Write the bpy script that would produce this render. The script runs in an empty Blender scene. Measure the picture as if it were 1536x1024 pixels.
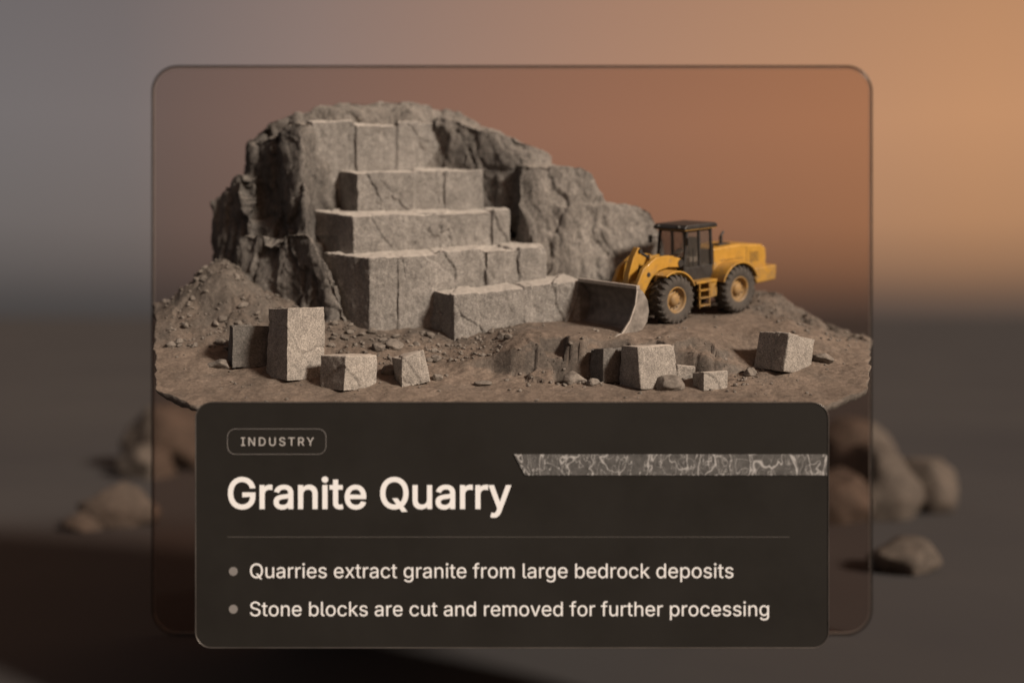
import bpy, bmesh, math, random, os, glob
import numpy as np
from mathutils import Vector, Matrix, noise, Euler, geometry
random.seed(7)
scene = bpy.context.scene
COL = scene.collection

# ------------------------------------------------------------ helpers
def link(ob, parent=None):
    COL.objects.link(ob)
    if parent: ob.parent = parent
    return ob

def obj_from_bm(name, bm, mat=None, parent=None, smooth=False):
    me = bpy.data.meshes.new(name)
    bmesh.ops.recalc_face_normals(bm, faces=bm.faces[:])
    bm.to_mesh(me); bm.free()
    if smooth:
        for p in me.polygons: p.use_smooth = True
    ob = bpy.data.objects.new(name, me)
    if mat:
        for m in (mat if isinstance(mat, (list, tuple)) else [mat]): me.materials.append(m)
    return link(ob, parent)

def empty(name):
    e = bpy.data.objects.new(name, None); return link(e)

def sstep(v, a, b):
    t = max(0.0, min(1.0, (v-a)/(b-a))); return t*t*(3-2*t)

def lerp_tab(tab, v):
    if v <= tab[0][0]: return tab[0][1]
    for (a, fa), (b, fb) in zip(tab, tab[1:]):
        if v <= b:
            t = (v-a)/(b-a); return fa+(fb-fa)*t
    return tab[-1][1]

def fbm(p, o=4):
    return noise.fractal(p, 1.0, 2.0, o)

def hull(bm, pts):
    vs = [bm.verts.new(p) for p in pts]
    r = bmesh.ops.convex_hull(bm, input=vs)
    junk = [g for g in r['geom_interior'] if isinstance(g, bmesh.types.BMVert)]
    if junk: bmesh.ops.delete(bm, geom=junk, context='VERTS')

def remeshed(bm, voxel):
    me = bpy.data.meshes.new("tmp"); bmesh.ops.recalc_face_normals(bm, faces=bm.faces[:])
    bm.to_mesh(me); bm.free()
    ob = bpy.data.objects.new("tmp", me); COL.objects.link(ob)
    m = ob.modifiers.new("r", 'REMESH'); m.mode = 'VOXEL'; m.voxel_size = voxel
    dg = bpy.context.evaluated_depsgraph_get(); dg.update()
    out = bpy.data.meshes.new_from_object(ob.evaluated_get(dg))
    bpy.data.objects.remove(ob)
    return out

def mesh_obj(name, me, mat, smooth=True, parent=None):
    me.name = name; me.materials.clear(); me.materials.append(mat)
    for p in me.polygons: p.use_smooth = smooth
    return link(bpy.data.objects.new(name, me), parent)

def displace(me, fn):
    nor = [Vector(v.normal) for v in me.vertices]
    for v, n in zip(me.vertices, nor):
        v.co = fn(Vector(v.co), n)
    me.update()

# ------------------------------------------------------------ materials
def new_mat(name):
    m = bpy.data.materials.new(name); m.use_nodes = True
    nt = m.node_tree; b = nt.nodes["Principled BSDF"]
    return m, nt, b

def ramp(nt, stops):
    r = nt.nodes.new("ShaderNodeValToRGB"); e = r.color_ramp.elements
    while len(e) < len(stops): e.new(0.5)
    for el, (p, c) in zip(e, stops):
        el.position = p; el.color = (*c, 1) if len(c) == 3 else c
    return r

def tnoise(nt, vec, scale, detail=6, rough=0.6, dist=0.0):
    n = nt.nodes.new("ShaderNodeTexNoise"); n.inputs["Scale"].default_value = scale
    n.inputs["Detail"].default_value = detail; n.inputs["Roughness"].default_value = rough
    n.inputs["Distortion"].default_value = dist
    nt.links.new(vec, n.inputs["Vector"]); return n

def mixc(nt, fac, a, b, mode='MIX'):
    m = nt.nodes.new("ShaderNodeMix"); m.data_type = 'RGBA'; m.blend_type = mode
    for s, v in ((0, fac), (6, a), (7, b)):
        if isinstance(v, (int, float)): m.inputs[s].default_value = v
        elif isinstance(v, tuple): m.inputs[s].default_value = (*v, 1)
        else: nt.links.new(v, m.inputs[s])
    return m.outputs[2]

def rock_mat(name, dark, light, speck=0.5, bump=0.5, fine=14.0, dusty=None, stretch=1.0, dustmax=0.75, attr=None):
    m, nt, b = new_mat(name)
    g = nt.nodes.new("ShaderNodeNewGeometry")
    mp = nt.nodes.new("ShaderNodeMapping"); mp.inputs["Scale"].default_value = (1, 1, stretch)
    nt.links.new(g.outputs["Position"], mp.inputs["Vector"]); P = mp.outputs["Vector"]
    n1 = tnoise(nt, P, 0.55, 8, 0.65, 0.6)
    r1 = ramp(nt, [(0.32, dark), (0.68, light)]); nt.links.new(n1.outputs["Fac"], r1.inputs["Fac"])
    c = r1.outputs["Color"]
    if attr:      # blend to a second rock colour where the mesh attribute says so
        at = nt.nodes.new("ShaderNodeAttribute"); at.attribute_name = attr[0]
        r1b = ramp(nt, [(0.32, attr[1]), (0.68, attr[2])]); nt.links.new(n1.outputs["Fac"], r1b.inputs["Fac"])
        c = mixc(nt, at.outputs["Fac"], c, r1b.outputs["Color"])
    n2 = tnoise(nt, P, fine, 5, 0.8)
    r2 = ramp(nt, [(0.33, (0.30, 0.30, 0.31)), (0.5, (0.95, 0.945, 0.94)), (0.66, (1.75, 1.72, 1.68))])
    nt.links.new(n2.outputs["Fac"], r2.inputs["Fac"])
    c = mixc(nt, speck, c, r2.outputs["Color"], 'MULTIPLY')
    n3 = tnoise(nt, P, 2.6, 7, 0.7, 1.0)
    r3 = ramp(nt, [(0.35, (0.62, 0.60, 0.58)), (0.62, (1.12, 1.1, 1.08))]); nt.links.new(n3.outputs["Fac"], r3.inputs["Fac"])
    c = mixc(nt, 0.7, c, r3.outputs["Color"], 'MULTIPLY')
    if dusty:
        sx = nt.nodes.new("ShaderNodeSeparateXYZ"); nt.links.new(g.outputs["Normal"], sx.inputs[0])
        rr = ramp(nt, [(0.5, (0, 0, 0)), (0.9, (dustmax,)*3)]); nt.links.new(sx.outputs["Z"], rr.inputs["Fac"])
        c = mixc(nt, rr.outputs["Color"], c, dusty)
    nt.links.new(c, b.inputs["Base Color"])
    b.inputs["Roughness"].default_value = 0.88; b.inputs["Specular IOR Level"].default_value = 0.25
    h1 = tnoise(nt, P, 3.2, 12, 0.72)
    h2 = tnoise(nt, P, fine, 4, 0.7)
    add = nt.nodes.new("ShaderNodeMath"); add.operation = 'MULTIPLY_ADD'
    nt.links.new(h2.outputs["Fac"], add.inputs[0]); add.inputs[1].default_value = 0.16
    nt.links.new(h1.outputs["Fac"], add.inputs[2])
    bp = nt.nodes.new("ShaderNodeBump"); bp.inputs["Strength"].default_value = bump
    bp.inputs["Distance"].default_value = 0.22
    nt.links.new(add.outputs[0], bp.inputs["Height"]); nt.links.new(bp.outputs[0], b.inputs["Normal"])
    return m

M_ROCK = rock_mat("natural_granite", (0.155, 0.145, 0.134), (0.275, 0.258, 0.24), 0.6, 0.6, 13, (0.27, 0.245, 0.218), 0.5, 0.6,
                  attr=("painted_shade", (0.068, 0.064, 0.061), (0.155, 0.146, 0.137)))  # second colour pair is shade painted into the rock colour
M_CUT = rock_mat("cut_granite", (0.185, 0.178, 0.169), (0.268, 0.257, 0.244), 0.75, 0.36, 18, (0.46, 0.43, 0.395), 1.0, 0.9)  # bench-top dust, made paler to paint in brighter, sunlit treads
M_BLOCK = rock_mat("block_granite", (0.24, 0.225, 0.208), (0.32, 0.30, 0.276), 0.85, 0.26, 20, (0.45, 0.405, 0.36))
M_BLOCKD = rock_mat("dark_block_granite", (0.10, 0.096, 0.09), (0.155, 0.146, 0.138), 0.6, 0.35, 16)  # darker tone of the block granite
M_GROUND = rock_mat("quarry_dirt", (0.135, 0.109, 0.090), (0.215, 0.174, 0.144), 0.45, 0.4, 9,
                    attr=("rocky", (0.075, 0.066, 0.059), (0.148, 0.131, 0.116)))
M_RUB = rock_mat("rubble_stone", (0.13, 0.117, 0.105), (0.24, 0.217, 0.195), 0.4, 0.4, 12)
M_BG = rock_mat("plain_boulder", (0.065, 0.057, 0.050), (0.12, 0.10, 0.085), 0.2, 0.4, 2)

def simple(name, col, rough=0.5, metal=0.0, var=0.25, scale=3.0, bump=0.0, coat=0.0, dirt=None, spec=0.5):
    m, nt, b = new_mat(name)
    tc = nt.nodes.new("ShaderNodeTexCoord"); P = tc.outputs["Object"]
    n = tnoise(nt, P, scale, 8, 0.65)
    r = ramp(nt, [(0.3, tuple(x*(1-var) for x in col)), (0.7, tuple(min(1, x*(1+var)) for x in col))])
    nt.links.new(n.outputs["Fac"], r.inputs["Fac"])
    c = r.outputs["Color"]
    if dirt:
        n2 = tnoise(nt, P, 2.2, 9, 0.75)
        sx = nt.nodes.new("ShaderNodeSeparateXYZ"); nt.links.new(P, sx.inputs[0])
        ma = nt.nodes.new("ShaderNodeMath"); ma.operation = 'MULTIPLY_ADD'
        nt.links.new(sx.outputs["Z"], ma.inputs[0]); ma.inputs[1].default_value = -0.14
        nt.links.new(n2.outputs["Fac"], ma.inputs[2])
        r2 = ramp(nt, [(0.20, (0, 0, 0)), (0.46, (0.85, 0.85, 0.85))]); nt.links.new(ma.outputs[0], r2.inputs["Fac"])
        c = mixc(nt, r2.outputs["Color"], c, dirt)
    nt.links.new(c, b.inputs["Base Color"])
    b.inputs["Metallic"].default_value = metal; b.inputs["Coat Weight"].default_value = coat
    b.inputs["Specular IOR Level"].default_value = spec
    rr = ramp(nt, [(0.3, (rough*0.8,)*3), (0.7, (min(1, rough*1.25),)*3)])
    nt.links.new(n.outputs["Fac"], rr.inputs["Fac"]); nt.links.new(rr.outputs["Color"], b.inputs["Roughness"])
    if bump:
        bp = nt.nodes.new("ShaderNodeBump"); bp.inputs["Strength"].default_value = bump; bp.inputs["Distance"].default_value = 0.03
        nt.links.new(n.outputs["Fac"], bp.inputs["Height"]); nt.links.new(bp.outputs[0], b.inputs["Normal"])
    return m

M_YEL = simple("yellow_paint", (0.42, 0.228, 0.033), 0.42, 0, 0.14, 2.5, 0, 0.1, dirt=(0.19, 0.13, 0.07))
M_YELD = simple("rim_yellow", (0.33, 0.185, 0.042), 0.6, 0, 0.2, 4, dirt=(0.18, 0.13, 0.08))
M_TYRE = simple("tyre_rubber", (0.055, 0.048, 0.042), 0.85, 0, 0.4, 5, 0.3)
M_BLACK = simple("black_metal", (0.022, 0.02, 0.019), 0.5, 0, 0.3, 4)
M_STEEL = simple("bucket_steel", (0.19, 0.172, 0.155), 0.6, 0.1, 0.5, 2.5, 0.3)
M_EDGE = simple("worn_steel", (0.34, 0.31, 0.28), 0.5, 0.2, 0.3, 4)
M_INT = simple("cab_interior", (0.16, 0.135, 0.11), 0.7)
mg, nt, b = new_mat("cab_glass")
b.inputs["Base Color"].default_value = (0.10, 0.09, 0.08, 1); b.inputs["Roughness"].default_value = 0.06
b.inputs["Alpha"].default_value = 0.4; M_CGLASS = mg

# ------------------------------------------------------------ island terrain
LEFT = [(-3.4, 9.95), (-1, 10.6), (1, 11.35), (2, 11.8), (3, 12.25), (4, 12.6), (6, 13.1), (9, 13.3)]
RIGHT = [(-3.4, 9.95), (-1, 10.55), (0.0, 10.9), (0.32, 11.86), (1.15, 12.26), (3.5, 12.63), (5.8, 12.97), (9, 13.3)]
def ledge(x, y):
    return sstep(x, -0.6, 1.2)*(1-sstep(x, 7.0, 9.2))*sstep(y, -0.9, -0.25)*(1-sstep(y, 0.5, 0.95))
def scree(x, y):
    return math.exp(-((x+11.2)/2.3)**2)*sstep(y, 1.5, 4)
def H0(x, y):
    w = 0.5*math.sin(x*1.1)+0.35*math.sin(x*2.7+1)
    yl = y + 0.45*w*sstep(3-abs(y-0.2), 1.6, 3.0)
    m = sstep(x, -2.4, 0.9)*(1-sstep(x, 6.3, 9.0))
    h = lerp_tab(LEFT, y)*(1-m)+lerp_tab(RIGHT, yl)*m
    h += 1.9*math.exp(-((x+11.6)/1.9)**2)*sstep(y, 2, 5)
    h += 0.45*math.exp(-((x+8.5)/2.5)**2)*sstep(y, 1.2, 3.4)
    h += 0.75*math.exp(-((x-10.6)/1.9)**2)*sstep(y, 5.2, 7.5)
    h -= 0.32*max(0, x-10.8)*sstep(y, -1, 5)
    return h
def H(x, y):
    p = Vector((x*0.7, y*0.7, 3.3))
    n = 0.11*fbm(p, 3)+0.045*fbm(p*4.1, 4)
    ll = sstep(math.hypot(x-7, y-4.8), 1.5, 4.2)*sstep(math.hypot(x-2.9, y-2.5), 1.4, 2.8)
    n = n*(0.2+0.8*ll)*(0.55+0.45*sstep(y, -1.5, 0.5))
    m = ledge(x, y)
    if m > 0.01:
        ds, ps = noise.voronoi(Vector((x*1.15+0.25*fbm(p*2, 2), y*1.3, 0)))
        n += m*(0.34*(noise.cell(ps[0]*3.3)-0.5) - (0.12*(1-(ds[1]-ds[0])/0.12) if ds[1]-ds[0] < .12 else 0))
    m = scree(x, y)+0.8*sstep(x, 9, 11)*sstep(y, 4, 6.5)
    if m > 0.02:
        q = Vector((x*1.2, y*1.2, 7))
        ds, ps = noise.voronoi(q)
        n += min(1, m)*(0.20*(noise.cell(ps[0]*2.3)-0.5)+0.12*fbm(q*1.7, 4))
    return H0(x, y)+n
def halfw(y): return 12.6+0.325*y

NX, NY = 400, 200
bm = bmesh.new(); grid = []
y0, y1 = -3.35, 9.0
for j in range(NY+1):
    row = []
    for i in range(NX+1):
        t = -1+2*i/NX
        ys = y0 + 1.9*max(0, (abs(t)-0.84)/0.16)**1.5
        ys += 0.4*sstep(abs(t), .84, .9)*fbm(Vector((t*14, 0, 0)), 4)
        y = ys+(y1-ys)*j/NY
        x = t*(halfw(y)-.05+.12*fbm(Vector((y*1.3, t, 0)), 4))
        row.append(bm.verts.new((x, y, H(x, y))))
    grid.append(row)
for j in range(NY):
    for i in range(NX):
        bm.faces.new((grid[j][i], grid[j][i+1], grid[j+1][i+1], grid[j+1][i]))
ntop = len(bm.verts)
loop = grid[0][:]+[grid[j][NX] for j in range(1, NY+1)]+grid[NY][NX-1::-1]+[grid[j][0] for j in range(NY-1, 0, -1)]
levels = [(-0.2, None, .995, .995, 5.9), (None, 9.5, 0.86, 0.78, 6.4), (None, 7.9, 0.70, 0.42, 7.4), (None, 5.0, 0.62, 0.13, 8.3), (None, 1.5, 0.60, 0.09, 8.45), (None, -1.3, 0.62, 0.09, 8.45)]
prev = loop; n = len(loop)
base = [Vector(v.co) for v in loop]
for dz, za, sx, sy, yc in levels:
    cur = []
    for c in base:
        x = c.x*sx; y = yc+(c.y-5.9)*sy
        if za is not None and yc > 8: y = max(7.9, min(9.1, y))
        z = c.z+dz if za is None else za
        nn = noise.noise(Vector((x*0.6, y*0.6, z*0.5)))
        if za is not None: x += 0.35*nn
        else: z += 0.2*nn
        if za is not None and za > 7: y += .3*nn
        y = min(y, 9.1)
        cur.append(bm.verts.new((x, y, z)))
    for i in range(n):
        k = (i+1) % n
        bm.faces.new((prev[i], prev[k], cur[k], cur[i]))
    prev = cur
bm.normal_update(); bmesh.ops.recalc_face_normals(bm, faces=bm.faces[:])
me = bpy.data.meshes.new("quarry_ground"); bm.to_mesh(me); bm.free()
at = me.attributes.new("rocky", 'FLOAT', 'POINT')
vals = []
for v in me.vertices:
    if v.index >= ntop: vals.append(1.0); continue
    x, y = v.co.x, v.co.y
    slope = 1-sstep(v.normal.z, 0.55, 0.86)
    a = max(slope*0.9, 1.1*scree(x, y), 0.75*sstep(x, 9, 11)*sstep(y, 3.5, 6))
    a = max(a, 0.6*(1-sstep(x, 0, 2))*sstep(y, 1.2, 2.6))
    a += 0.5*fbm(Vector((x*1.1, y*1.1, 2)), 4)
    vals.append(max(0, min(1, a)))
at.data.foreach_set("value", vals)
mesh_obj("quarry_ground", me, M_GROUND)

# ------------------------------------------------------------ rock mass
bm = bmesh.new()
masses = [
 [(-11.5,6.5,12),(-7.7,3.9,12),(-10.9,6.9,19.0),(-10.6,6.9,20.0),(-9.4,6.0,20.6),(-8.5,5.5,20.7),(-8.3,6.3,20.9),(-11.1,7.2,20.1),(-11.2,9,20.0),(-7,9,21.2),(-12,9,12),(-5,9,12)],
 [(-12.4,7.3,12.5),(-12.5,7.4,17.5),(-12.1,7.3,18.3),(-11.4,7.0,18.8),(-10.7,6.1,18.7),(-10.3,5.5,12.5),(-12.6,8.9,12.5),(-12.3,8.9,18.0),(-10,8.9,18.8)],
 [(-11.1,6.0,16.2),(-8.0,4.3,16.2),(-7.3,4.9,15.2),(-9.8,4.8,13.6),(-6.2,3.6,12.2),(-6.6,3.5,14.0),(-7.2,3.3,12.2),(-11.0,5.2,12.2),(-11.5,7,12.2),(-6,7,12.2),(-11,7,16)],
 [(-11.1,7.4,20.2),(-10.4,7.3,20.9),(-9.2,7.2,21.4),(-8.3,7.0,21.4),(-7,7.6,21.9),(-5.6,8.1,22.1),(-4.6,8.2,22.05),(-2.4,8.5,21.7),(-1.4,8.6,21.2),(-8.2,6.9,20.3),(-2.6,8.5,19),(-1,8.3,17),(-11.5,9,16),(-1,9.2,16),(-8,7.2,18),(-11,9.2,20.2),(-5,9.2,22.1),(-1.2,9.2,21.1)],
 [(-3.3,8.0,21.4),(-3.1,7.9,18.5),(-1.2,7.1,18.9),(-1.3,7.4,20.8),(0.2,7.4,20.5),(1.6,7.4,19.7),(0.5,6.7,19.1),(0.4,6.7,16.5),(-1.2,7.1,16.5),(1.6,7.5,16),(-3,9.2,21),(1.8,9.2,19.7),(2,9.2,15),(-3,9.2,15),(-1.4,8.5,21.2)],
 [(0.2,6.25,19.1),(2.9,6.5,19.05),(3.3,6.5,18.7),(3.8,6.6,17.7),(0.25,6.1,17.6),(-0.1,6.7,15),(1.1,5.8,15),(3.9,6.3,15),(0.5,9,19.6),(3.1,9,19.1),(3.9,9,15),(0,9,15)],
 [(2.3,5.9,17.35),(5.2,6.8,17.55),(5.8,6.9,17.2),(6.4,7.1,16.1),(2.9,5.5,12.6),(6.6,7.0,12.6),(1.4,5.5,12.6),(0.7,6.6,17.5),(1,9,17.8),(5.6,9,17.5),(6.7,9,12.6),(1,9,12.6),(3.9,7.4,17.7)],
]
for pts in masses: hull(bm, pts)
me = remeshed(bm, 0.07)
def fr(co, n):
    warp = Vector((0.45*fbm(co*0.5, 4), 0.3*fbm(co*0.6+Vector((5, 0, 0)), 4), 0.5*fbm(co*0.45+Vector((0, 9, 0)), 3)))
    left = 1-sstep(co.x, -8, -5)
    right = sstep(co.x, -0.5, 1.5)
    q = Vector((co.x, co.y, co.z*0.28))*0.8 + warp
    ds, ps = noise.voronoi(q)
    cell = noise.cell(ps[0]*3.7)
    q2 = Vector((co.x+co.z*.25, co.y, co.z*0.5))*1.6 + warp*1.5
    ds2, ps2 = noise.voronoi(q2)
    cell2 = noise.cell(ps2[0]*5.1)
    A = (0.6+0.15*left)*(1-0.5*right)*(1-0.5*sstep(co.z, 20.3, 21.3))
    d = 0.24*(cell-0.6)*A + 0.07*(cell2-0.5)*(1-.4*right)
    e = ds[1]-ds[0]
    if e < 0.18: d -= 0.14*A*(1-e/0.18)
    e2 = ds2[1]-ds2[0]
    if e2 < 0.06: d -= 0.035*(1-e2/0.06)*(1-.6*right)
    fl = noise.noise(Vector((co.x*1.2+warp.x, co.y*1.2, co.z*0.2)))
    d += 0.26*left*fl
    d += 0.26*fbm(co*0.4, 3)*A + 0.05*fbm(co*1.8, 5)
    return co + n*(d-0.04)
displace(me, fr)
at = me.attributes.new("painted_shade", 'FLOAT', 'POINT')
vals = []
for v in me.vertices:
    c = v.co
    a = 1-sstep(c.x+0.8*fbm(c*0.5, 3), -8.0, -5.5)  # left flank and left-facing rock get shade painted into their colour
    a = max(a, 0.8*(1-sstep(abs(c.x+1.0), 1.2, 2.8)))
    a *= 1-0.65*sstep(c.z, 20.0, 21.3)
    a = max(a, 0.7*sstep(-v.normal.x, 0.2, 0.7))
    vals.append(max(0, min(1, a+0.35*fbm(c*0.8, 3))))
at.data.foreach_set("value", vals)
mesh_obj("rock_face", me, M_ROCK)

# ------------------------------------------------------------ cut benches
U = Vector((0.951, 0.309, 0)); V = Vector((-0.309, 0.951, 0))
def cut_disp(scale=1.0, seed=0.0, freq=0.5):
    o = Vector((seed, seed*1.7, -seed))
    def f(co, n):
        q = (co+o)*freq
        q = Vector((q.x*1.25+q.z*0.45, q.y, q.z*0.5)) + Vector((0.10*fbm(co*1.1, 4), 0.1*fbm(co*1.4+o, 3), 0))
        ds, ps = noise.voronoi(q)
        e = ds[1]-ds[0]
        mask = sstep(noise.noise(co*0.5+o), -0.1, 0.2)
        d = 0.035*fbm(co*1.6+o, 4)+0.014*fbm(co*6+o, 3)+0.055*(noise.cell(ps[0]*4.1)-0.5)
        if e < 0.026: d -= 0.05*mask*(1-e/0.026)
        ch = noise.noise(co*2.1+o)
        if ch > 0.42: d -= 0.12*(ch-0.42)
        return co+n*d*scale
    return f
def bench(name, corner, L, side, ztop, a, bslope, zbot, depth, joints, seed, ragged=0.0):
    c = Vector((*corner, 0)); sd = (Vector((*side, 0))-c)
    sdt = sd.dot(V); sdu = sd.dot(U)
    bm = bmesh.new(); rng = random.Random(seed)
    cuts = [0.0]+joints+[L]
    for i in range(len(cuts)-1):
        s0, s1 = cuts[i], cuts[i+1]
        g = 0.035
        A0 = s0+(g if i else 0); A1 = s1-(g if i < len(cuts)-2 else 0)
        off = rng.uniform(-0.07, 0.07); dz = rng.uniform(-0.05, 0.05)+(rng.uniform(-ragged, ragged) if ragged else 0)
        back0 = A0+(sdu*depth/sdt if i == 0 else 0)
        pts = []
        for (s, t) in ((A0, off), (A1, off+rng.uniform(-.03, .03)), (A1, depth), (back0, depth)):
            p = c+U*s+V*t
            zt = ztop+a*s+bslope*t+dz
            pts.append((p.x, p.y, zt))
            q = p - V*0.06*(1 if t < 1 else 0)
            pts.append((q.x+rng.uniform(-.02, .02), q.y, zbot+a*s))
        hull(bm, pts)
    me = remeshed(bm, 0.045)
    displace(me, cut_disp(1.0, seed*1.3))
    return mesh_obj(name, me, M_CUT)
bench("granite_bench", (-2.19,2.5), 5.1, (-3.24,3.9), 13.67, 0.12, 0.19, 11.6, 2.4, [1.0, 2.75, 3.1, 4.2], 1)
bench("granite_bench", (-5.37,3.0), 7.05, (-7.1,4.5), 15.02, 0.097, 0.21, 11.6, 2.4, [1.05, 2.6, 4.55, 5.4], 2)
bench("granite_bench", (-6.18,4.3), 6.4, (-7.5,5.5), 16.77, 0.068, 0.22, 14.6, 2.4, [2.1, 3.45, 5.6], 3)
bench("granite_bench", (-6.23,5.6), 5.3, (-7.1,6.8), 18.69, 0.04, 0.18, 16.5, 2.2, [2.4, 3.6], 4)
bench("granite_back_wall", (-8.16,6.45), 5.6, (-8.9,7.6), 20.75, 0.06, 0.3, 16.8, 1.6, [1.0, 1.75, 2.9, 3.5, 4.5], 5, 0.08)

# ------------------------------------------------------------ loose blocks
def block(name, x, y, sx, sy, sz, rot, mat=M_BLOCK, tilt=(0, 0), seed=0, sink=0.08, skew=0.05, zoff=0.0):
    rng = random.Random(seed); bm = bmesh.new(); pts = []
    for i in (-1, 1):
        for j in (-1, 1):
            for k in (0, 1):
                pts.append((i*sx/2*(1-0.06*k)+rng.uniform(-skew, skew), j*sy/2*(1-0.06*k)+rng.uniform(-skew, skew), k*sz+rng.uniform(-skew, skew)*k))
    hull(bm, pts)
    R = Matrix.Translation((x, y, 0)) @ Euler((math.radians(tilt[0]), math.radians(tilt[1]), math.radians(rot)), 'XYZ').to_matrix().to_4x4()
    hs = [H((R@Vector((i*sx*.4, j*sy*.4, 0))).x, (R@Vector((i*sx*.4, j*sy*.4, 0))).y) for i in (-1, 1) for j in (-1, 1)]
    z = sum(hs)/4*0.5+min(hs)*0.5-sink+zoff
    me = remeshed(bm, 0.033)
    displace(me, cut_disp(0.7, seed*2.1+3))
    ob = mesh_obj(name, me, mat)
    ob.matrix_world = Matrix.Translation((0, 0, z)) @ R
    return ob
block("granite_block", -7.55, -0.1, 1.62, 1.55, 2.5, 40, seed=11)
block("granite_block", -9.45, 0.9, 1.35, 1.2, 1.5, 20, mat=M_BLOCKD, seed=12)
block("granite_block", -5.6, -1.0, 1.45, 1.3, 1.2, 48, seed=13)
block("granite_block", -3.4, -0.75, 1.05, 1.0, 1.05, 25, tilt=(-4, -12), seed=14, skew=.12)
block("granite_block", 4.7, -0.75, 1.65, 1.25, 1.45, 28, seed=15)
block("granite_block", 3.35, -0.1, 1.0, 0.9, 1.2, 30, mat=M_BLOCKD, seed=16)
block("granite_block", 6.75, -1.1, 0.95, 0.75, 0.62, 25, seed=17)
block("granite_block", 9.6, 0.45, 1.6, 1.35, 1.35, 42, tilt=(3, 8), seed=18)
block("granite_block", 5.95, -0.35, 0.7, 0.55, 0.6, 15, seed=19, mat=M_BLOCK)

def boulder_mesh(r, seed, sub=4, sq=(1, 1, 0.7)):
    bm = bmesh.new(); bmesh.ops.create_icosphere(bm, subdivisions=sub, radius=1.0)
    o = Vector((seed*3.1, seed*1.3, seed*7.7))
    rng = random.Random(seed)
    planes = [(Vector((rng.gauss(0,1), rng.gauss(0,1), rng.gauss(0,1))).normalized(), rng.uniform(.62, .9)) for _ in range(11)]
    for v in bm.verts:
        c = v.co.copy()
        for nn, dd in planes:
            k = c.dot(nn)
            if k > dd: c -= nn*(k-dd)*0.92
        c *= 1+0.14*fbm(c*1.3+o, 4)
        v.co = Vector((c.x*sq[0], c.y*sq[1], c.z*sq[2]))*r
    return bm
def boulder(name, x, y, r, seed, sq=(1, 1, .7), mat=M_RUB, z=None):
    ob = obj_from_bm(name, boulder_mesh(r, seed, 4, sq), mat, None, True)
    ob.location = (x, y, (H(x, y) if z is None else z)+r*sq[2]*0.35); ob.rotation_euler[2] = seed
    return ob
boulder("boulder", 5.3, -1.45, .48, 3, (1.1, .8, .75))
boulder("boulder", 2.15, -0.6, .45, 4, (1.1, .8, .7))
boulder("boulder", 11.1, 0.9, .5, 5, (1.2, .8, .45))
boulder("boulder", -10.4, 0.5, .45, 6, (1.2, .8, .5))
boulder("boulder", -4.3, -0.1, .33, 7)
boulder("boulder", 2.75, -1.0, .26, 8)
boulder("boulder", -4.35, 1.9, .36, 9)
boulder("boulder", -4.9, 1.6, .28, 10)
boulder("boulder", -2.6, -0.6, .22, 21)
boulder("boulder", -1.0, -1.0, .26, 22, (1.2, .9, .5))
boulder("boulder", 8.3, -0.2, .26, 23)

# ------------------------------------------------------------ rubble (one object)
tmpl = []
for s in range(7):
    b2 = boulder_mesh(1.0, 40+s, 2, (1, random.uniform(.7, 1), random.uniform(.5, .8)))
    b2.verts.ensure_lookup_table()
    tmpl.append(([v.co.copy() for v in b2.verts], [[v.index for v in f.verts] for f in b2.faces])); b2.free()
VV, FF = [], []
def stone(x, y, r):
    vs, fs = random.choice(tmpl)
    R = Euler((random.uniform(-.5, .5), random.uniform(-.5, .5), random.uniform(0, 6.3))).to_matrix()
    o = len(VV); z = H(x, y)+r*0.22
    for v in vs:
        w = R@(v*r); VV.append((w.x+x, w.y+y, w.z+z))
    for f in fs: FF.append([i+o for i in f])
cnt = 0
while cnt < 2800:
    y = random.uniform(-3.1, 8); x = random.uniform(-1, 1)*(halfw(y)-.5)
    if abs(x) > .84*halfw(y) and y < -0.2: continue
    d = 0.05
    if x < -6 and y > 1.5: d = 0.9
    if -6 < x < 0 and 0.6 < y < 3: d = 0.9
    if 0 < x < 9 and -1.2 < y < 0.3: d = 0.45
    if x > 9 and y > 3: d = 0.4
    if math.hypot(x-6.5, y-4.2) < 3.6 and y > 1: d = 0.03
    if math.hypot(x-2.9, y-2.3) < 2.0: d = 0.03
    if random.random() > d: continue
    r = 0.022+0.08*random.random()**2.5
    if random.random() < 0.05 and d > .5: r = random.uniform(.12, .24)
    stone(x, y, r); cnt += 1
me = bpy.data.meshes.new("rubble"); me.from_pydata(VV, [], FF); me.update()
mesh_obj("rubble", me, M_RUB, False)

# ------------------------------------------------------------ wheel loader
loader = empty("wheel_loader")
def L_prism(bm, prof, y0, y1, taper=None):
    a = [bm.verts.new((x, y0, z)) for x, z in prof]; b_ = [bm.verts.new((x, y1, z)) for x, z in prof]
    n = len(prof)
    bm.faces.new(a); bm.faces.new(b_[::-1])
    for i in range(n):
        k = (i+1) % n; bm.faces.new((a[i], b_[i], b_[k], a[k]))
def L_box(bm, x0, x1, y0, y1, z0, z1): L_prism(bm, [(x0, z0), (x1, z0), (x1, z1), (x0, z1)], y0, y1)
def L_cyl(bm, p, q, r, seg=20, r2=None):
    p, q = Vector(p), Vector(q); d = q-p
    M = Matrix.Translation((p+q)/2) @ d.to_track_quat('Z', 'Y').to_matrix().to_4x4()
    bmesh.ops.create_cone(bm, cap_ends=True, segments=seg, radius1=r, radius2=r if r2 is None else r2, depth=d.length, matrix=M)
def bev(ob, w=0.03, seg=3):
    m = ob.modifiers.new("bevel", 'BEVEL'); m.width = w; m.segments = seg; m.limit_method = 'ANGLE'; m.angle_limit = 0.6
    for p in ob.data.polygons: p.use_smooth = True
    m2 = ob.modifiers.new("wn", 'WEIGHTED_NORMAL'); m2.keep_sharp = False
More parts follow.
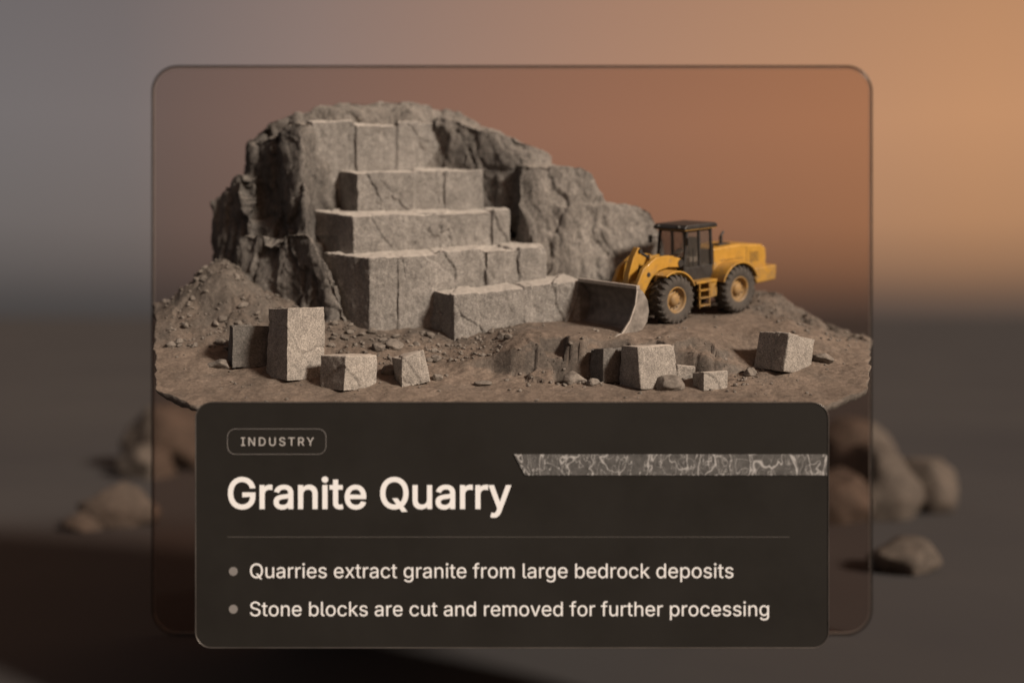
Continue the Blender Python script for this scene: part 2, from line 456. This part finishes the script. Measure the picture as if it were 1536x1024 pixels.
def part(name, bm, mat, w=0.03, seg=3):
    ob = obj_from_bm(name, bm, mat, loader)
    if w: bev(ob, w, seg)
    return ob
def strip(pts, th):
    out, inn = [], []
    P = [Vector(p) for p in pts]
    for i, p in enumerate(P):
        a = P[max(0, i-1)]; b_ = P[min(len(P)-1, i+1)]
        t = (b_-a).normalized(); nrm = Vector((-t.y, t.x))
        h = th[i] if isinstance(th, list) else th
        out.append(tuple(p+nrm*h/2)); inn.append(tuple(p-nrm*h/2))
    return out+inn[::-1]
RW = 0.95; WW = 0.33
def wheel(xc, side, idx):
    yc = side*1.12
    prof = [(-WW*.85, .50), (-WW*1.0, .60), (-WW*1.05, .74), (-WW*.95, .86), (-WW*.6, .905), (0, .91), (WW*.6, .905), (WW*.95, .86), (WW*1.05, .74), (WW*1.0, .60), (WW*.85, .50)]
    bm = bmesh.new(); S = 48; rings = []
    for i in range(S):
        a = 2*math.pi*i/S
        rings.append([bm.verts.new((xc+r*math.cos(a), yc+w, RW+r*math.sin(a))) for w, r in prof])
    for i in range(S):
        A, B = rings[i], rings[(i+1) % S]
        for j in range(len(prof)-1): bm.faces.new((A[j], A[j+1], B[j+1], B[j]))
    obj_from_bm("tyre_%d" % idx, bm, M_TYRE, loader, True)
    bm = bmesh.new(); NL = 22
    for i in range(NL):
        for s2 in (-1, 1):
            a = 2*math.pi*(i+(0.5 if s2 > 0 else 0))/NL
            pts = []
            for (w, da, r0, r1) in ((0.02, 0.10, .88, .965), (WW*.75, 0, .87, .96), (WW*1.06, -0.03, .70, .885)):
                for dd in (-.055, .055):
                    for r in (r0, r1):
                        aa = a+da+dd
                        pts.append((xc+r*math.cos(aa), yc+s2*w, RW+r*math.sin(aa)))
            hull(bm, pts)
    part("tread_%d" % idx, bm, M_TYRE, 0.012, 1)
    rp = [(WW*.86, .52), (WW*.92, .47), (WW*.70, .44), (WW*.35, .38), (WW*.30, .27), (WW*.55, .24), (WW*.72, .20), (WW*.80, .10), (WW*.80, 0.001)]
    bm = bmesh.new(); rings = []
    for i in range(S):
        a = 2*math.pi*i/S
        rings.append([bm.verts.new((xc+r*math.cos(a), yc+side*w, RW+r*math.sin(a))) for w, r in rp])
    for i in range(S):
        A, B = rings[i], rings[(i+1) % S]
        for j in range(len(rp)-1): bm.faces.new((A[j], A[j+1], B[j+1], B[j]))
    obj_from_bm("rim_%d" % idx, bm, M_YELD, loader, True)
    bm = bmesh.new()
    for i in range(12):
        a = 2*math.pi*i/12; c = (xc+.33*math.cos(a), yc+side*WW*.34, RW+.33*math.sin(a))
        L_cyl(bm, c, (c[0], c[1]+side*.05, c[2]), .022, 8)
    part("bolts_%d" % idx, bm, M_BLACK, 0)
k = 1
for xc in (1.8, -1.8):
    for s in (-1, 1): wheel(xc, s, k); k += 1
bm = bmesh.new()
L_cyl(bm, (1.8, -1, RW), (1.8, 1, RW), .2); L_cyl(bm, (-1.8, -1, RW), (-1.8, 1, RW), .2)
L_prism(bm, [(0.35, .75), (2.6, .7), (2.6, 1.25), (0.35, 1.35)], -.42, .42)
L_prism(bm, [(-3.6, .85), (0.1, .75), (0.1, 1.45), (-3.6, 1.45)], -.48, .48)
part("chassis", bm, M_BLACK, .03)
bm = bmesh.new()
L_prism(bm, [(-4.25, 1.35), (-0.95, 1.45), (-0.95, 2.62), (-2.6, 2.66), (-3.9, 2.52), (-4.2, 2.35)], -.78, .78)
part("engine_hood", bm, M_YEL, .10, 4)
bm = bmesh.new()
L_prism(bm, [(-4.55, 1.0), (-3.35, .95), (-3.1, 1.45), (-3.3, 1.62), (-4.62, 1.62)], -1.0, 1.0)
part("counterweight", bm, M_YEL, .07, 3)
bm = bmesh.new()
for s in (-1, 1):
    for i in range(6):
        L_box(bm, -3.7, -3.15, s*.785-.006, s*.785+.006, 1.87+i*.07, 1.892+i*.07)
    L_box(bm, -2.75, -1.35, s*.784-.004, s*.784+.004, 2.08, 2.10)
    L_box(bm, -2.95, -2.935, s*.784-.004, s*.784+.004, 1.6, 2.5)
L_box(bm, -4.27, -4.22, -.55, .55, 1.7, 2.25)
part("grille", bm, M_BLACK, 0)
def fender(xc, name, a0, a1, y0, y1):
    bm = bmesh.new()
    for s in (-1, 1):
        pts = [(xc+1.10*math.cos(math.radians(a)), RW+1.08*math.sin(math.radians(a))) for a in range(a0, a1+1, 8)]
        yy = sorted((s*y0, s*y1)); L_prism(bm, strip(pts, .07), yy[0], yy[1])
    part(name, bm, M_YEL, .02, 2)
fender(-1.8, "rear_fenders", 22, 160, .72, 1.5)
fender(1.8, "front_fenders", 60, 158, .80, 1.42)
bm = bmesh.new()
for s in (-1, 1):
    yy = sorted((s*.30, s*.46))
    L_prism(bm, [(0.55, .85), (2.5, .75), (2.75, 1.15), (1.9, 1.6), (1.45, 2.45), (.95, 2.5), (.75, 1.8)], yy[0], yy[1])
L_box(bm, .8, 1.35, -.3, .3, 1.2, 1.9)
part("front_frame", bm, M_YEL, .03)
bm = bmesh.new()
for s in (-1, 1):
    yy = sorted((s*.52, s*.72))
    pr = strip([(.85, 2.22), (1.5, 2.34), (2.1, 2.30), (2.65, 1.98), (3.0, 1.45), (3.2, .95), (3.36, .50)], [.34, .46, .56, .60, .52, .42, .28])
    L_prism(bm, pr, yy[0], yy[1])
L_cyl(bm, (2.85, -.7, 1.55), (2.85, .7, 1.55), .17, 24)
part("lift_arms", bm, M_YEL, .035)
bm = bmesh.new()
L_prism(bm, strip([(2.45, 2.9), (2.65, 2.5), (2.85, 1.9), (2.98, 1.25), (3.0, .9)], [.22, .36, .46, .34, .22]), -.14, .14)
part("bell_crank", bm, M_YEL, .03)
bm = bmesh.new()
L_cyl(bm, (1.1, 0, 2.1), (1.9, 0, 2.5), .11); L_cyl(bm, (2.95, 0, 1.0), (3.42, 0, .95), .07)
for s in (-1, 1):
    L_cyl(bm, (1.3, s*.62, 1.15), (2.1, s*.62, 1.55), .095)
part("cylinders", bm, M_YELD, 0)
bm = bmesh.new()
L_cyl(bm, (1.9, 0, 2.5), (2.5, 0, 2.8), .055)
for s in (-1, 1):
    L_cyl(bm, (2.1, s*.62, 1.55), (2.7, s*.62, 1.85), .05)
    L_cyl(bm, (.85, s*.75, 2.22), (.85, s*.50, 2.22), .15); L_cyl(bm, (3.34, s*.76, .55), (3.34, s*.48, .55), .11)
    L_cyl(bm, (2.6, s*.735, 1.95), (2.6, s*.70, 1.95), .09)
L_cyl(bm, (2.47, -.2, 2.8), (2.47, .2, 2.8), .09)
for yy in (-.2, -.08, .08, .2): L_cyl(bm, (.6, yy, 1.8), (1.2, yy, 2.2), .022, 8)
part("rods_and_pins", bm, M_BLACK, 0)
# open scoop bucket: curved back, flat floor with a forward lip, raked side plates
outer = [(5.05, .03), (4.2, .03), (3.85, .10), (3.62, .34), (3.52, .70), (3.58, 1.10), (3.80, 1.45), (4.02, 1.62)]
bm = bmesh.new(); L_prism(bm, strip(outer, .06), -1.56, 1.56)
for s in (-1, 1):
    yy = sorted((s*1.54, s*1.60))
    L_prism(bm, [(5.0, 0.0), (4.2, 0), (3.83, .07), (3.58, .33), (3.48, .70), (3.54, 1.12), (3.77, 1.48), (4.02, 1.66), (4.12, 1.58), (4.22, 1.05), (4.5, .5)], yy[0], yy[1])
for yv in (-.9, -.55, .55, .9):
    L_prism(bm, [(3.78, .1), (3.45, .35), (3.40, .8), (3.5, 1.2), (3.58, 1.2), (3.49, .75), (3.58, .36)], yv-.03, yv+.03)
bk = part("bucket", bm, M_STEEL, .012, 2)
bm = bmesh.new(); L_prism(bm, [(5.26, .0), (4.9, .0), (4.9, .08), (5.05, .08)], -1.63, 1.63)
L_prism(bm, [(3.94, 1.6), (4.12, 1.6), (4.12, 1.73), (3.94, 1.73)], -1.61, 1.61)
for s in (-1, 1):
    yy = sorted((s*1.60, s*1.63)); L_prism(bm, [(5.0, 0), (4.85, 0), (4.42, .5), (4.14, 1.05), (4.04, 1.55), (4.12, 1.58), (4.22, 1.05), (4.5, .5)], yy[0], yy[1])
ce = part("cutting_edge", bm, M_EDGE, .01, 1)
for o_ in (bk, ce): o_.location = (0, 0, 0.05)
bm = bmesh.new()
L_prism(bm, [(-.95, 1.45), (.62, 1.45), (.72, 1.75), (.72, 2.0), (-.95, 2.0)], -.76, .76)
part("cab_base", bm, M_BLACK, .04)
bm = bmesh.new()
cx0, cx1 = -.92, .68
for (x, xt) in ((cx0, cx0+.06), (-.22, -.18), (cx1, cx1-.2)):
    for s in (-1, 1):
        yy = sorted((s*.66, s*.76))
        L_prism(bm, [(x-.05, 1.95), (x+.05, 1.95), (xt+.05, 3.45), (xt-.05, 3.45)], yy[0], yy[1])
L_box(bm, cx0, cx1-.18, -.72, .72, 3.36, 3.46)
L_box(bm, cx0-.03, cx0+.05, -.72, .72, 2.0, 2.55)
part("cab_pillars", bm, M_BLACK, .015, 2)
bm = bmesh.new()
L_prism(bm, [(cx0+.02, 2.0), (cx1-.0, 2.0), (cx1-.2, 3.4), (cx0+.07, 3.4)], -.70, .70)
part("cab_glass", bm, M_CGLASS, 0)
bm = bmesh.new()
L_prism(bm, [(-1.12, 3.47), (.72, 3.47), (.78, 3.53), (.6, 3.66), (-1.0, 3.66), (-1.14, 3.58)], -.86, .86)
part("cab_roof", bm, M_BLACK, .04)
bm = bmesh.new()
L_box(bm, -1.08, .7, -.83, .83, 3.44, 3.468)
part("roof_trim", bm, M_YELD, 0.005, 1)
bm = bmesh.new()
L_box(bm, -.65, -.1, -.28, .28, 2.1, 2.3); L_prism(bm, [(-.75, 2.2), (-.55, 2.2), (-.62, 3.05), (-.76, 3.05)], -.26, .26)
L_cyl(bm, (.4, 0, 2.0), (.22, 0, 2.55), .05); L_cyl(bm, (.20, 0, 2.52), (.23, 0, 2.57), .2)
part("seat_and_console", bm, M_INT, .02)
bm = bmesh.new()
L_cyl(bm, (-2.0, .25, 2.6), (-2.0, .25, 3.0), .07); L_cyl(bm, (-2.0, .25, 3.0), (-2.16, .25, 3.16), .05)
L_box(bm, -2.35, -1.65, .05, .45, 2.62, 2.70)
for s in (-1, 1):
    L_box(bm, .75, .80, s*.98-.09, s*.98+.09, 2.9, 3.2); L_cyl(bm, (.55, s*.75, 3.1), (.78, s*.98, 3.1), .018, 8)
    L_cyl(bm, (.72, s*.55, 3.58), (.86, s*.55, 3.58), .07, 14)
    L_cyl(bm, (.3, s*.86, 2.0), (.3, s*.86, 2.75), .02, 8); L_cyl(bm, (-.85, s*.86, 2.0), (-.85, s*.86, 2.75), .02, 8)
part("exhaust_and_mirrors", bm, M_BLACK, .01, 1)
bm = bmesh.new()
for s in (-1, 1):
    yy = sorted((s*.72, s*1.22))
    L_box(bm, -.7, .5, yy[0], yy[1], 1.38, 1.48)
    for xx in (-.28, .28):
        L_box(bm, xx-.03, xx+.03, *sorted((s*1.12, s*1.2)), .42, 1.4)
    for zz in (.48, .78, 1.08): L_box(bm, -.28, .28, *sorted((s*1.02, s*1.24)), zz, zz+.05)
    L_prism(bm, [(-.75, .8), (-.38, .75), (-.38, 1.38), (-.75, 1.38)], *sorted((s*.5, s*1.15)))
part("ladders", bm, M_YEL, .01, 1)
fwd = Vector((-0.79, -0.613, 0)); lef = Vector((0.613, -0.79, 0))
cen = Vector((6.82, 5.5, 0))
def hh(p): return H0(p.x, p.y)
zf = hh(cen+fwd*1.8); zr = hh(cen-fwd*1.8); zl = hh(cen+lef*1.1); zq = hh(cen-lef*1.1)
X = Vector((fwd.x, fwd.y, (zf-zr)/3.6)).normalized()
Yt = Vector((lef.x, lef.y, (zl-zq)/2.2)); Z = X.cross(Yt).normalized(); Y = Z.cross(X)
Mx = Matrix((X, Y, Z)).transposed().to_4x4()
Mx.translation = Vector((cen.x, cen.y, (zf+zr)/2-0.04))
loader.matrix_world = Mx

# ------------------------------------------------------------ information sign (dark board)
def rrect(x0, x1, z0, z1, r, seg=12):
    pts = []
    for cx, cz, a0 in ((x1-r, z1-r, 0), (x0+r, z1-r, 90), (x0+r, z0+r, 180), (x1-r, z0+r, 270)):
        for i in range(seg+1):
            a = math.radians(a0+90*i/seg); pts.append((cx+r*math.cos(a), cz+r*math.sin(a)))
    return pts
def slab(name, pts, y0, y1, mat, parent, w=0):
    bm = bmesh.new(); L_prism(bm, pts, y0, y1)
    ob = obj_from_bm(name, bm, mat, parent)
    if w: bev(ob, w, 2)
    return ob
def tube(name, pts, y, r, mat, parent, cyclic=True):
    cu = bpy.data.curves.new(name, 'CURVE'); cu.dimensions = '3D'; cu.bevel_depth = r; cu.bevel_resolution = 2
    sp = cu.splines.new('POLY'); sp.points.add(len(pts)-1)
    for p, (x, z) in zip(sp.points, pts): p.co = (x, y, z, 1)
    sp.use_cyclic_u = cyclic
    tmp = bpy.data.objects.new("t", cu); COL.objects.link(tmp)
    dg = bpy.context.evaluated_depsgraph_get()
    me = bpy.data.meshes.new_from_object(tmp.evaluated_get(dg)); bpy.data.objects.remove(tmp)
    me.materials.clear(); me.materials.append(mat)
    for p in me.polygons: p.use_smooth = True
    return link(bpy.data.objects.new(name, me), parent)
M_SIGN = simple("sign_board", (0.020, 0.0187, 0.017), 0.6, 0, 0.10, 0.35, spec=0.12)
M_RIM = simple("sign_rim", (0.14, 0.13, 0.122), 0.35, 0.6, 0.3, 0.4)
M_LET = simple("letter_white", (0.90, 0.92, 0.94), 0.6, 0, 0.0, 1)
M_LET2 = simple("letter_grey", (0.48, 0.47, 0.46), 0.6, 0, 0.0, 1)
M_BUL = simple("bullet_grey", (0.22, 0.21, 0.205), 0.6, 0, 0.05, 1)
M_LINE = simple("rule_grey", (0.09, 0.085, 0.08), 0.6, 0, 0.05, 1)
FONT = None
try:
    for root in (bpy.utils.resource_path('LOCAL'), bpy.utils.resource_path('SYSTEM')):
        for f in glob.glob(os.path.join(root, "datafiles", "fonts", "Inter*")):
            FONT = bpy.data.fonts.load(f); break
        if FONT: break
except Exception as e:
    FONT = None
sign = empty("information_sign")
SY = -3.5
slab("board", rrect(-10.16, 10.16, 2.28, 10.155, .52), SY, SY+.3, M_SIGN, sign, .03)
tube("rim", rrect(-10.15, 10.15, 2.29, 10.145, .51), SY-.005, .018, M_RIM, sign)
bm = bmesh.new()
for x in (-6, 6): L_box(bm, x-.25, x+.25, SY+.3, 8.3, 8.6, 9.0)
obj_from_bm("brackets", bm, M_BLACK, sign)
def text(name, s, x0, x1, zb, mat, spacing=1.0, bold=0.0):
    cu = bpy.data.curves.new(name, 'FONT'); cu.body = s; cu.size = 1; cu.space_character = spacing
    if FONT: cu.font = FONT
    cu.resolution_u = 5; cu.fill_mode = 'NONE'
    tmp = bpy.data.objects.new("t", cu); COL.objects.link(tmp)
    dg = bpy.context.evaluated_depsgraph_get(); dg.update()
    me = bpy.data.meshes.new_from_object(tmp.evaluated_get(dg)); bpy.data.objects.remove(tmp)
    V0 = [(v.co.x, v.co.y) for v in me.vertices]
    adj = {}
    for e in me.edges:
        a, b_ = e.vertices; adj.setdefault(a, []).append(b_); adj.setdefault(b_, []).append(a)
    seen = set(); loops = []
    for v0 in range(len(V0)):
        if v0 in seen or v0 not in adj: continue
        lp = [v0]; seen.add(v0)
        cur = min(adj[v0])
        while cur not in seen:
            lp.append(cur); seen.add(cur)
            n2 = [q for q in adj[cur] if q not in seen]
            if not n2: break
            cur = n2[0]
        if len(lp) > 2: loops.append([V0[i] for i in lp])
    def area(l): return 0.5*sum(l[i][0]*l[(i+1) % len(l)][1]-l[(i+1) % len(l)][0]*l[i][1] for i in range(len(l)))
    def clean(l):
        o = []
        for p in l:
            if not o or math.hypot(p[0]-o[-1][0], p[1]-o[-1][1]) > 1e-5: o.append(p)
        if math.hypot(o[0][0]-o[-1][0], o[0][1]-o[-1][1]) < 1e-5: o.pop()
        return o
    loops = [clean(l) for l in loops]; loops = [l for l in loops if len(l) > 2]
    big = max(loops, key=lambda l: abs(area(l))); sgn = 1 if area(big) > 0 else -1
    if bold:
        res = []
        for l in loops:
            o = []
            for i, p in enumerate(l):
                a = Vector(l[i-1]); c = Vector(l[(i+1) % len(l)]); q = Vector(p)
                d1 = (q-a).normalized(); d2 = (c-q).normalized()
                n1 = Vector((d1.y, -d1.x))*sgn; n2 = Vector((d2.y, -d2.x))*sgn
                m_ = (n1+n2)
                if m_.length < 1e-4: m_ = n1
                m_.normalize(); k_ = min(1.5, 1/max(.3, m_.dot(n1)))
                q = q+m_*bold*k_; o.append((q.x, q.y))
            res.append(o)
        loops = res
    verts = []; edges = []
    for l in loops:
        o = len(verts); verts += [Vector(p) for p in l]
        edges += [(o+i, o+(i+1) % len(l)) for i in range(len(l))]
    vo, eo, fo, _, _, _ = geometry.delaunay_2d_cdt(verts, edges, [], 0, 1e-6)
    E = np.array([[*verts[a], *verts[b_]] for a, b_ in edges])
    faces = []
    for f in fo:
        cx = sum(vo[i].x for i in f)/len(f); cy = sum(vo[i].y for i in f)/len(f)
        up = (E[:, 1] <= cy) & (E[:, 3] > cy); dn = (E[:, 1] > cy) & (E[:, 3] <= cy)
        cr = (E[:, 2]-E[:, 0])*(cy-E[:, 1])-(cx-E[:, 0])*(E[:, 3]-E[:, 1])
        if int((up & (cr > 0)).sum())-int((dn & (cr < 0)).sum()) != 0: faces.append(list(f))
    xs = [v.x for v in vo]; sc = (x1-x0)/(max(xs)-min(xs)); mn = min(xs)
    out = bpy.data.meshes.new(name)
    out.from_pydata([((v.x-mn)*sc+x0, SY-.012, zb+v.y*sc) for v in vo], [], faces); out.update()
    out.materials.append(mat)
    return link(bpy.data.objects.new(name, out), sign)
text("title", "Granite Quarry", -9.11, -0.02, 6.76, M_LET, 1.0, 0.013)
text("tag_text", "INDUSTRY", -8.69, -6.35, 8.765, M_LET2, 1.25, 0.003)
text("line_1", "Quarries extract granite from large bedrock deposits", -8.40, 7.10, 4.53, M_LET, 1.0, 0.0)
text("line_2", "Stone blocks are cut and removed for further processing", -8.40, 8.24, 3.31, M_LET, 1.0, 0.0)
tube("tag_outline", rrect(-9.13, -5.97, 8.49, 9.30, .26), SY-.004, .008, M_BUL, sign)
slab("rule", [(-9.13, 5.83), (8.9, 5.83), (8.9, 5.848), (-9.13, 5.848)], SY-.010, SY-.002, M_LINE, sign)
for i, zc in enumerate((4.74, 3.53)):
    slab("bullet_%d" % (i+1), [(-8.94+.14*math.cos(a*math.pi/14), zc+.14*math.sin(a*math.pi/14)) for a in range(28)], SY-.012, SY-.002, M_BUL, sign)
# polished granite strip
m, nt, b = new_mat("polished_granite")
tc = nt.nodes.new("ShaderNodeTexCoord")
mp = nt.nodes.new("ShaderNodeMapping"); mp.inputs["Rotation"].default_value = (0, math.radians(55), 0); mp.inputs["Scale"].default_value = (1, 1, .5)
nt.links.new(tc.outputs["Object"], mp.inputs["Vector"]); P = mp.outputs["Vector"]
base_c = tnoise(nt, tc.outputs["Object"], 4, 9, .85); rb = ramp(nt, [(.35, (.05, .05, .05)), (.65, (.15, .149, .147))]); nt.links.new(base_c.outputs["Fac"], rb.inputs["Fac"])
cc = rb.outputs["Color"]
for sc_, w_, cc_ in ((0.9, 0.010, .55), (1.6, 0.008, .48), (2.6, .008, .36)):
    vn = tnoise(nt, P, sc_, 3, .5, .7)
    rv = ramp(nt, [(.5-w_*1.2, (0, 0, 0)), (.5, (.9, .9, .9)), (.5+w_, (0, 0, 0))]); nt.links.new(vn.outputs["Fac"], rv.inputs["Fac"])
    cc = mixc(nt, rv.outputs["Color"], cc, (cc_, cc_, cc_))
nt.links.new(cc, b.inputs["Base Color"]); b.inputs["Roughness"].default_value = .35
slab("granite_strip", [(.42, 7.82), (10.1, 7.82), (10.1, 8.49), (.06, 8.49)], SY-.03, SY-.001, m, sign)

# ------------------------------------------------------------ standing tinted glass sheet
glass = empty("glass_panel")
m, nt, b = new_mat("tinted_glass"); nt.nodes.remove(b)
out = nt.nodes["Material Output"]
tr = nt.nodes.new("ShaderNodeBsdfTransparent"); tr.inputs[0].default_value = (0.86, 0.785, 0.75, 1)
gl = nt.nodes.new("ShaderNodeBsdfGlossy"); gl.inputs["Roughness"].default_value = 0.05; gl.inputs["Color"].default_value = (0.9, 0.8, 0.7, 1)
mx = nt.nodes.new("ShaderNodeMixShader"); mx.inputs[0].default_value = 0.03
nt.links.new(tr.outputs[0], mx.inputs[1]); nt.links.new(gl.outputs[0], mx.inputs[2]); nt.links.new(mx.outputs[0], out.inputs[0])
gp = rrect(-15.64, 15.64, -.95, 23.74, 1.1)
slab("sheet", gp, 9.5, 9.58, m, glass)
M_GRIM = simple("glass_edge", (0.03, 0.027, 0.026), 0.3, 0.4, 0.3, 0.2)
tube("edge", gp, 9.48, .042, M_GRIM, glass)
M_GRIM2 = simple("glass_bevel", (0.24, 0.21, 0.19), 0.3, 0.3, 0.3, 0.2)
tube("bevel_line", rrect(-15.54, 15.54, -.85, 23.64, 1.02), 9.45, .015, M_GRIM2, glass)

# ------------------------------------------------------------ wide plain and boulders
m, nt, b = new_mat("plain_soil")
g = nt.nodes.new("ShaderNodeNewGeometry"); P = g.outputs["Position"]
n1 = tnoise(nt, P, 0.02, 5, .6); r1 = ramp(nt, [(.35, (.058, .056, .058)), (.65, (.070, .067, .067))]); nt.links.new(n1.outputs["Fac"], r1.inputs["Fac"])
nt.links.new(r1.outputs["Color"], b.inputs["Base Color"]); b.inputs["Roughness"].default_value = 1; b.inputs["Specular IOR Level"].default_value = .0
bm = bmesh.new(); N = 80; G = []
for j in range(N+1):
    row = []
    for i in range(N+1):
        u = -1+2*i/N; v = -1+2*j/N
        x = 4000*u*abs(u); y = 4000*v*abs(v)
        row.append(bm.verts.new((x, y, -1)))
    G.append(row)
for j in range(N):
    for i in range(N): bm.faces.new((G[j][i], G[j][i+1], G[j+1][i+1], G[j+1][i]))
obj_from_bm("ground", bm, m, None, True)
def far_boulder(x, y, r, seed, sq):
    ob = obj_from_bm("boulder", boulder_mesh(r, seed, 4, sq), M_BG, None, True)
    ob.location = (x, y, -1+r*sq[2]*.55); ob.rotation_euler[2] = seed*.7
for x, y, r, sd, sq in ((-30.8, 64, 4.4, 61, (1, 1, .95)), (-31.2, 58, 2.6, 62, (1.1, 1, .7)), (-26.3, 36, 2.3, 63, (1.2, 1, .75)), (-27.7, 34, 1.2, 64, (1.2, 1, .6)),
                     (28.5, 56, 4.0, 65, (1, 1, .8)), (24.9, 40, 3.6, 66, (1.1, 1, .9)), (29.2, 42, 2.9, 67, (1, 1, .85)), (21.4, 22, 1.7, 68, (1.15, 1, .7)),
                     (22.0, 38, 3.0, 69, (1, 1, .8))):
    far_boulder(x, y, r, sd, sq)

# ------------------------------------------------------------ light
S = Vector((0.72, -0.56, 0.52)).normalized()
elev = math.asin(S.z); az = math.atan2(S.x, S.y)
sun = bpy.data.lights.new("sun", 'SUN'); sun.energy = 4.8; sun.angle = math.radians(9); sun.color = (1.0, 0.865, 0.725)
so = bpy.data.objects.new("sun", sun); link(so); so.rotation_euler = (-S).to_track_quat('-Z', 'Y').to_euler()
w = bpy.data.worlds.new("World"); scene.world = w; w.use_nodes = True
nt = w.node_tree; nt.nodes.clear()
out = nt.nodes.new("ShaderNodeOutputWorld")
sky = nt.nodes.new("ShaderNodeTexSky"); sky.sky_type = 'NISHITA'; sky.sun_disc = False
sky.sun_elevation = elev; sky.sun_rotation = az; sky.dust_density = 4
bg1 = nt.nodes.new("ShaderNodeBackground"); bg1.inputs["Strength"].default_value = 0.008
skc = mixc(nt, 1.0, sky.outputs[0], (1.0, 0.78, 0.66), 'MULTIPLY'); nt.links.new(skc, bg1.inputs[0])
tc = nt.nodes.new("ShaderNodeTexCoord"); sx = nt.nodes.new("ShaderNodeSeparateXYZ"); nt.links.new(tc.outputs["Generated"], sx.inputs[0])
ma = nt.nodes.new("ShaderNodeMath"); ma.operation = 'MULTIPLY_ADD'; nt.links.new(sx.outputs["X"], ma.inputs[0]); ma.inputs[1].default_value = 1.2; ma.inputs[2].default_value = .5
rx = ramp(nt, [(0, (.165, .144, .141)), (.12, (.18, .148, .140)), (.3, (.28, .193, .160)), (.6, (.43, .236, .150)), (.95, (.57, .285, .138))]); nt.links.new(ma.outputs[0], rx.inputs["Fac"])
mz = nt.nodes.new("ShaderNodeMath"); mz.operation = 'MULTIPLY_ADD'; nt.links.new(sx.outputs["Z"], mz.inputs[0]); mz.inputs[1].default_value = 1; mz.inputs[2].default_value = .2
rz = ramp(nt, [(.185, (0,)*3), (.21, (.17,)*3), (.24, (.52,)*3), (.275, (.80,)*3), (.36, (1,)*3)]); nt.links.new(mz.outputs[0], rz.inputs["Fac"])
gc = mixc(nt, rz.outputs["Color"], (.058, .053, .051), rx.outputs["Color"])
rt = ramp(nt, [(.36, (1,)*3), (.48, (.9,)*3), (1, (.62,)*3)]); nt.links.new(mz.outputs[0], rt.inputs["Fac"])
gc = mixc(nt, 1.0, gc, rt.outputs["Color"], 'MULTIPLY')
bg2 = nt.nodes.new("ShaderNodeBackground"); bg2.inputs["Strength"].default_value = 0.92; nt.links.new(gc, bg2.inputs[0])
ad = nt.nodes.new("ShaderNodeAddShader"); nt.links.new(bg1.outputs[0], ad.inputs[0]); nt.links.new(bg2.outputs[0], ad.inputs[1]); nt.links.new(ad.outputs[0], out.inputs[0])

# ------------------------------------------------------------ camera
cam = bpy.data.cameras.new("camera"); co = bpy.data.objects.new("camera", cam); link(co)
co.location = (0, -40, 13); co.rotation_euler = (math.radians(90), 0, 0)
cam.lens = 40; cam.sensor_width = 36; cam.shift_y = -0.0273
cam.clip_end = 9000; cam.clip_start = 0.5
cam.dof.use_dof = True; cam.dof.focus_distance = 39.8; cam.dof.aperture_fstop = 0.05
scene.camera = co
scene.view_settings.view_transform = 'Standard'; scene.view_settings.look = 'None'; scene.view_settings.exposure = 0
